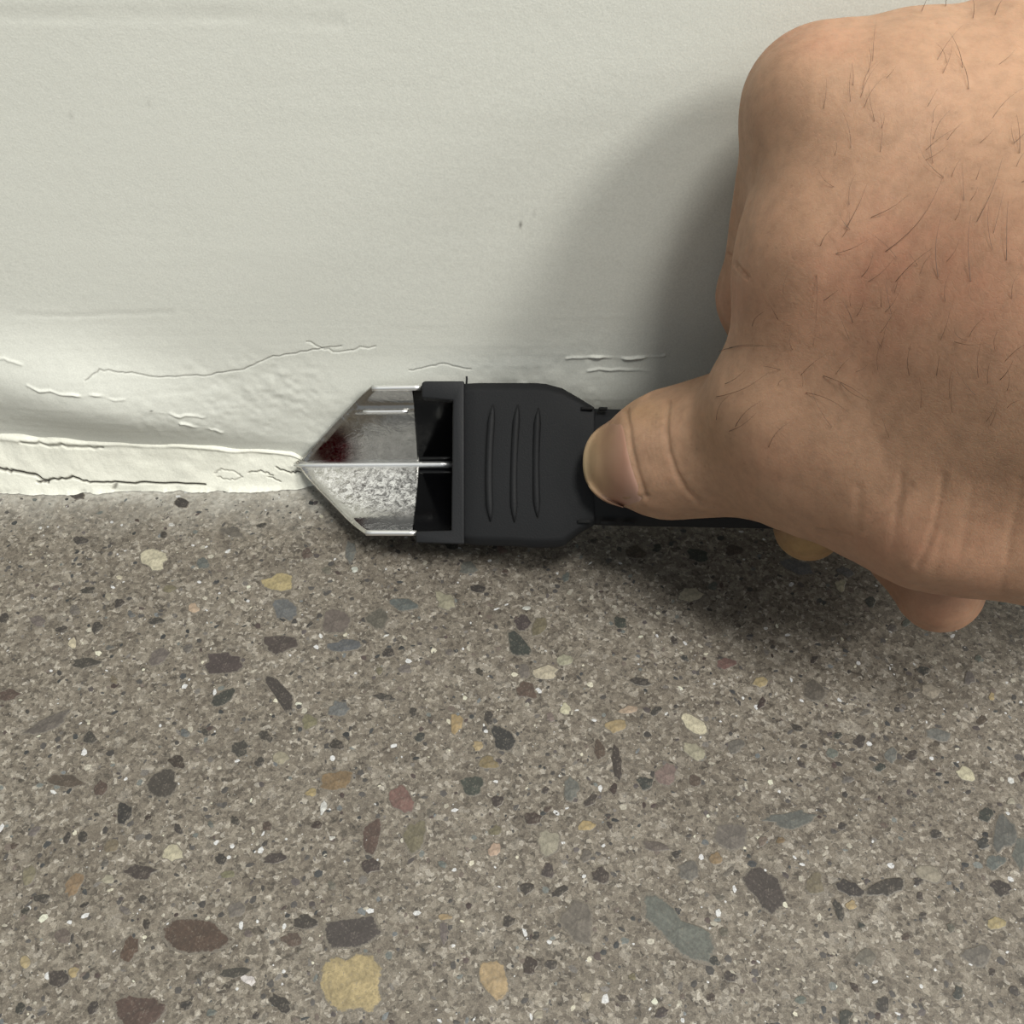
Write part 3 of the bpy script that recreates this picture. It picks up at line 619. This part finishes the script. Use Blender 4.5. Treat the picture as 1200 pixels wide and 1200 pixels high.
def sdf(P):
    out = np.full(P.shape[:-1], 1.0, np.float32)
    for a, ra, b, rb, k, fl in L_:
        s = np.array([1, 1, fl]); Pa = (P - a) * s; ba = (b - a) * s
        h = np.clip((Pa @ ba) / (ba @ ba), 0, 1)
        d = np.linalg.norm(Pa - h[..., None] * ba, axis=-1) - (ra + (rb - ra) * h)
        hh = np.clip(0.5 + 0.5 * (out - d) / k, 0, 1)
        out = out * (1 - hh) + d * hh - k * hh * (1 - hh)
    return out
def surface_nets(lo, hi, st):
    ax = [np.arange(l, h, st) for l, h in zip(lo, hi)]
    G = np.stack(np.meshgrid(*ax, indexing='ij'), -1).astype(np.float32)
    D = np.concatenate([sdf(G[i:i + 16]) for i in range(0, G.shape[0], 16)], 0)
    s = D < 0; n = D.shape
    acc = np.zeros((n[0] - 1, n[1] - 1, n[2] - 1, 3), np.float32); cnt = np.zeros(acc.shape[:3], np.float32)
    c = [(0, 0, 0), (1, 0, 0), (0, 1, 0), (1, 1, 0), (0, 0, 1), (1, 0, 1), (0, 1, 1), (1, 1, 1)]
    sl = lambda A, o: A[o[0]:n[0] - 1 + o[0], o[1]:n[1] - 1 + o[1], o[2]:n[2] - 1 + o[2]]
    for i in range(8):
        for j in range(i + 1, 8):
            df = [c[j][q] - c[i][q] for q in range(3)]
            if sum(map(abs, df)) != 1: continue
            da, db = sl(D, c[i]), sl(D, c[j]); m = (da < 0) != (db < 0)
            t = np.where(m, da / np.where(m, da - db, 1), 0)
            for q in range(3): acc[..., q] += np.where(m, c[i][q] + t * df[q], 0)
            cnt += m
    act = cnt > 0; idx = -np.ones(act.shape, np.int64); idx[act] = np.arange(act.sum())
    cell = np.argwhere(act); V = (cell + acc[act] / cnt[act][:, None]) * st + np.array(lo)
    Q = []
    for axis in range(3):
        o = [0, 0, 0]; o[axis] = 1; u, v = [(1, 2), (2, 0), (0, 1)][axis]
        a = s[tuple(slice(1, n[q] - 1) if q != axis else slice(0, n[q] - 1) for q in range(3))]
        b = s[tuple(slice(1, n[q] - 1) if q != axis else slice(1, n[q]) for q in range(3))]
        e = np.argwhere(a != b); flip = a[tuple(e.T)]
        e = e + np.array([1 if q != axis else 0 for q in range(3)])
        def at_(du, dv): w = e.copy(); w[:, u] -= du; w[:, v] -= dv; return idx[tuple(w.T)]
        q4 = np.stack([at_(1, 1), at_(0, 1), at_(0, 0), at_(1, 0)], -1)
        q4[~flip] = q4[~flip][:, ::-1]; Q.append(q4)
    return V, np.concatenate(Q)
HV, HQ = surface_nets((0.012, -0.045, 0.120), (0.185, 0.092, 0.246), 0.0009)
def to_world(P):
    P = np.asarray(P); return np.array(CAM) + P[:, :1] * np.array([1, 0, 0]) + P[:, 1:2] * np.array(UP) + P[:, 2:3] * np.array(FWD)
# snap to the implicit surface
def grad(P, e=2e-4):
    g = np.stack([sdf(P + np.eye(3)[i] * e) - sdf(P - np.eye(3)[i] * e) for i in range(3)], -1); return g / (np.linalg.norm(g, axis=1, keepdims=True) + 1e-9)
me = np_mesh('hand', HV, HQ)
tmp = bpy.data.objects.new('tmp', me); C.objects.link(tmp); m = tmp.modifiers.new('s', 'SUBSURF'); m.levels = 1
ev = tmp.evaluated_get(bpy.context.evaluated_depsgraph_get()); me2 = bpy.data.meshes.new_from_object(ev)
bpy.data.objects.remove(tmp); bpy.data.meshes.remove(me)
n = len(me2.vertices); P = np.empty(n * 3, np.float32); me2.vertices.foreach_get('co', P); P = P.reshape(-1, 3).astype(np.float64)
g = grad(P); P -= g * sdf(P)[:, None]; g = grad(P)
PX = 600 + F * P[:, 0] / P[:, 2]; PY = 600 - F * P[:, 1] / P[:, 2]; face = sm(-(g * P).sum(1) / np.linalg.norm(P, axis=1), 0.0, 0.25)
disp = np.zeros(n)
def crease(pts, wpx, depth, side=0.0):           # a skin fold along a line drawn on the front of the hand
    global disp
    d = seg_dist(PX, PY, pts).astype(np.float64); disp -= depth * np.exp(-(d / wpx) ** 2) * face
    if side: disp += side * np.exp(-((d - 2.2 * wpx) / (1.6 * wpx)) ** 2) * face
def bulge(x, y, r, h): 
    global disp
    disp += h * np.exp(-((PX - x) ** 2 + (PY - y) ** 2) / (r * r)) * face
# nail bed: sunk oval behind the fold of skin
crease([(731, 482), (735, 500), (738, 525), (744, 552), (755, 582)], 4.0, 0.0005)
crease([(757, 584), (735, 591), (716, 596)], 3.0, 0.0004)
crease([(733, 478), (722, 483), (706, 491)], 3.0, 0.0003)
bulge(754, 520, 15, 0.0004); bulge(768, 565, 15, 0.0004)
bulge(742, 600, 13, 0.0005); bulge(722, 476, 12, 0.0004)
crease([(781, 470), (778, 500), (782, 530), (790, 555), (803, 577), (820, 592)], 3.5, 0.00035, 0.0001)
for k in range(6):
    x = 756 + k * 5; crease([(x, 495 + random.uniform(-6, 6)), (x - 1, 525), (x + 5, 550), (x + 14, 572)], 1.3, 0.00009)
crease([(812, 455), (808, 480), (812, 520), (822, 545)], 14, 0.0005)
bulge(870, 470, 60, 0.0010)
crease([(1010, 625), (1040, 600), (1065, 570)], 5, 0.0002); crease([(995, 632), (980, 628), (955, 625)], 3, 0.0004)
crease([(1075, 665), (1088, 640), (1098, 605), (1104, 560)], 4.5, 0.00018)
crease([(1000, 640), (1003, 610), (1006, 575)], 7, 0.00015)
crease([(850, 298), (862, 312), (874, 326)], 1.8, 0.0005); 
crease([(905, 215), (896, 245), (893, 275), (884, 305)], 16, 0.0003)
bulge(950, 100, 50, 0.0008)
for k in range(9):
    x0 = 1005 + random.uniform(-30, 190); y0 = 520 + random.uniform(0, 120); crease([(x0, y0), (x0 - 6, y0 + 50), (x0 - 14, y0 + 90)], 5, 0.00006)
disp += 0.00035 * vnoise(P[:, 0] + P[:, 2], P[:, 1], 120, 31) + 0.00016 * vnoise(P[:, 0], P[:, 1] + P[:, 2], 330, 32)
P2 = P + g * disp[:, None]
Wd = to_world(P2); org = np.array(at(1050, 420, 0.170))
me2.vertices.foreach_set('co', (Wd - org).astype(np.float32).ravel()); me2.update(); me2.name = 'hand'
fn = np.empty(n * 3, np.float32); me2.vertices.foreach_get('normal', fn)
if ((fn.reshape(-1, 3) * (to_world(g) - np.array(CAM))).sum(1)).mean() < 0: me2.flip_normals()
# skin tone varies over the hand: redder knuckles and back, yellow pressed finger pads
tone = np.zeros((n, 3))
G2 = lambda x, y, rx, ry: np.exp(-((PX - x) / rx) ** 2 - ((PY - y) / ry) ** 2)
tone[:, 0] = np.clip(0.9 * G2(1080, 330, 170, 110) + 0.5 * G2(960, 45, 60, 25) + 0.5 * G2(1110, 720, 90, 45) + 0.5 * G2(860, 350, 30, 40) + 0.5 * G2(1060, 640, 160, 60) + 0.35 * G2(900, 540, 80, 40), 0, 1)
tone[:, 1] = np.clip(1.0 * G2(950, 640, 60, 28) * (P[:, 2] > 0.2) + 0.3 * G2(750, 480, 30, 16), 0, 1)
tone[:, 2] = np.clip(0.8 * G2(830, 520, 28, 40), 0, 1)
color_attr(me2, 'tone', tone)

def mat_skin():
    t = NT('skin'); a = t.n('ShaderNodeAttribute', attribute_name='tone'); s = t.n('ShaderNodeSeparateColor'); t.l(a.outputs['Color'], s.inputs[0])
    base = t.mix(t.noise(60, 4, 0.6), srgb(159, 124, 99), srgb(171, 138, 112))
    base = t.mix(t.math('MULTIPLY', s.outputs[0], t.ramp(t.noise(130, 4, .65), [(.3, .25), (.65, .9)])), base, srgb(160, 112, 90))
    base = t.mix(t.math('MULTIPLY', s.outputs[1], 0.7), base, srgb(160, 132, 82))
    base = t.mix(t.math('MULTIPLY', s.outputs[2], 0.5), base, srgb(150, 122, 96))
    mot = t.ramp(t.noise(420, 4, 0.7), [(0.3, 0.66), (0.6, 1.0)])
    base = t.mix(0.55, base, mot, 'MULTIPLY')
    pores = t.ramp(t.voro(330, out='Distance'), [(0.04, 0.55), (0.13, 1.0)])
    base = t.mix(0.30, base, pores, 'MULTIPLY')
    v = t.voro(1500, feature='DISTANCE_TO_EDGE', out='Distance')
    h = t.math('ADD', t.math('MULTIPLY', t.ramp(v, [(0, 0.0), (0.12, 1.0)]), 0.18), t.noise(1500, 4, 0.6))
    t.b.subsurface_method = 'RANDOM_WALK'
    return t.set(Base_Color=base, Roughness=0.56, Specular_IOR_Level=0.28, Subsurface_Weight=0.25, Subsurface_Scale=0.0025, Subsurface_Radius=(1.0, 0.35, 0.2), Normal=t.bump(h, 0.00010, 0.55))
M_skin = mat_skin()
hand = link('hand', me2, M_skin); hand.location = org
hand['label'] = 'right hand in a fist round the black handle, thumb pressed on top'; hand['category'] = 'hand'
inv = Matrix.Translation(Vector(org)).inverted()
bvh = BVHTree.FromPolygons([Vector(v) for v in Wd], [tuple(p.vertices) for p in me2.polygons])
def skin_at(px, py):
    r = (FWD + Vector((1, 0, 0)) * ((px - 600) / F) + UP * ((600 - py) / F)).normalized()
    return bvh.ray_cast(CAM, r)[:2]
# thumb nail: a curved plate set on the thumb's end
nv, nf = [], []
rows = []
NU, NV_ = 22, 26
def nail_right(v): return np.interp(v, [0, .2, .4, .6, .8, 1], [728, 736, 740, 746, 754, 753])
for i in range(NV_ + 1):
    v = i / NV_; y = 490.5 + (594 - 490.5) * v
    q = 2 * v - 1; xl = 738 - 55.0 * math.sqrt(max(0.02, 1 - (abs(q) / 1.02) ** 2.3)); xr = max(nail_right(v), xl + 3)
    for j in range(NU + 1):
        u = j / NU; x = xl + (xr - xl) * u
        xs_ = max(x, 684.5 + 0 * q)
        p, nn = skin_at(min(max(x, 738 - 50.0 * math.sqrt(max(0, 1 - (abs(q) / 1.05) ** 2.3))), 780), y)
        if p is None: p, nn = skin_at(x + 8, y)
        if p is None: p, nn = skin_at(725, 541)
        rows.append((x, y, p, nn))
for k, (x, y, p, nn) in enumerate(rows):
    tuck = (k % (NU + 1)) >= NU or (k // (NU + 1)) in (0, NV_)
    d = (p - CAM).dot(FWD); q = at(x, y, d - (-0.0005 if tuck else 0.00035)); nv.append(q)
for i in range(NV_):
    for j in range(NU): k = i * (NU + 1) + j; nf.append((k, k + NU + 1, k + NU + 2, k + 1))
me = mesh('thumb_nail', nv, nf)
bm = bmesh.new(); bm.from_mesh(me)
for _ in range(6): bmesh.ops.smooth_vert(bm, verts=[v for v in bm.verts if not v.is_boundary], factor=0.5, use_axis_x=True, use_axis_y=True, use_axis_z=True)
bm.to_mesh(me); bm.free()
def mat_nail():
    t = NT('nail'); a = t.n('ShaderNodeTexCoord'); sp = t.n('ShaderNodeSeparateXYZ'); t.l(a.outputs['Generated'], sp.inputs[0])
    nz = t.math('MULTIPLY', t.math('SUBTRACT', t.noise(250, 3), 0.5), 0.25)
    c = t.ramp(t.math('ADD', sp.outputs[0], nz), [(0.0, srgb(142, 124, 94)), (0.25, srgb(164, 134, 104)), (0.62, srgb(160, 120, 100)), (0.86, srgb(168, 132, 116)), (1.0, srgb(166, 134, 118))])
    return t.set(Base_Color=c, Roughness=0.42, Normal=t.bump(t.noise(500, 3), 0.0001, 0.3))
o = link('thumb_nail', me, mat_nail(), hand, label='short wide pinkish thumb nail'); o.matrix_parent_inverse = inv
mods(o, solid=0.0002)
# hairs on the back of the hand
hv, hf = [], []
def hair(pts, lift=0.0012, r=0.00005):
    P_ = []
    for i, (x, y) in enumerate(pts):
        p, nn = skin_at(x, y)
        if p is None: p = at(x, y, 0.165); nn = -FWD
        u = i / (len(pts) - 1); P_.append(p + nn * (0.0001 + lift * (1 - (1 - u) ** 2) * 0.7))
    a = None; b0 = len(hv)
    for i, p in enumerate(P_):
        t = (P_[min(i + 1, len(P_) - 1)] - P_[max(i - 1, 0)]).normalized(); a = t.orthogonal().normalized(); b = t.cross(a)
        rr = r * (1.1 - 0.8 * i / (len(P_) - 1))
        for k in range(3): q = 2.094 * k; hv.append(p + (a * math.cos(q) + b * math.sin(q)) * rr)
    for i in range(len(P_) - 1):
        for k in range(3): hf.append((b0 + i * 3 + k, b0 + i * 3 + (k + 1) % 3, b0 + (i + 1) * 3 + (k + 1) % 3, b0 + (i + 1) * 3 + k))
def arc(x0, y0, x1, y1, bow, n=7):
    L = math.hypot(x1 - x0, y1 - y0); nx_, ny_ = -(y1 - y0) / L, (x1 - x0) / L
    return [(x0 + (x1 - x0) * i / n + nx_ * bow * math.sin(math.pi * i / n), y0 + (y1 - y0) * i / n + ny_ * bow * math.sin(math.pi * i / n)) for i in range(n + 1)]
known = [(992, 267, 1018, 217, 2), (1021, 255, 1068, 230, 3), (1038, 295, 1110, 200, 12), (980, 297, 1020, 281, 2), (1010, 324, 1025, 300, 3), (962, 288, 977, 270, -2),
 (1050, 330, 1095, 293, -2), (966, 352, 985, 338, 0), (957, 322, 959, 382, -1), (882, 382, 900, 363, -2), (912, 374, 908, 357, 1), (1180, 305, 1183, 240, 0), (1138, 330, 1140, 255, -2),
 (1100, 325, 1106, 255, -4), (1145, 260, 1175, 190, 4), (850, 450, 880, 432, 3), (840, 465, 905, 436, 6), (855, 505, 890, 483, 3), (862, 500, 895, 470, -3), (840, 492, 862, 462, -4),
 (901, 524, 930, 493, -4), (842, 412, 915, 404, -3), (855, 408, 900, 403, -2), (915, 433, 895, 428, 1), (945, 460, 1000, 484, -5), (965, 440, 1025, 470, -4), (985, 448, 1022, 468, 3),
 (1066, 440, 1072, 402, -2), (1098, 440, 1105, 415, 1), (1172, 445, 1190, 420, 2), (1128, 80, 1110, 45, 2), (1140, 22, 1138, 3, 2), (1108, 8, 1106, -3, 0), (1080, 14, 1087, 3, 0),
 (1166, 18, 1178, 2, -1), (1195, 180, 1190, 140, 2), (1135, 105, 1118, 70, 3), (1000, 100, 998, 80, 1), (1033, 360, 1036, 340, 1), (1000, 378, 990, 350, 2)]
for (a, b, c, d, e) in known: hair(arc(a, b, c, d, e))
for _ in range(95):
    x, y = random.uniform(900, 1210), random.uniform(60, 520)
    if x < 960 and y < 300: continue
    L = random.uniform(14, 50); q = math.radians(random.gauss(-68, 24)); hair(arc(x, y, x + L * math.cos(q), y + L * math.sin(q), random.uniform(-4, 4)), 0.0009, 0.000034)
t = NT('hair'); M_hair = t.set(Base_Color=srgb(84, 60, 46), Roughness=0.5)
o = link('hair', mesh('hair', hv, hf), M_hair, hand, kind='stuff', label='sparse short dark hairs on the back of the hand'); o.matrix_parent_inverse = inv
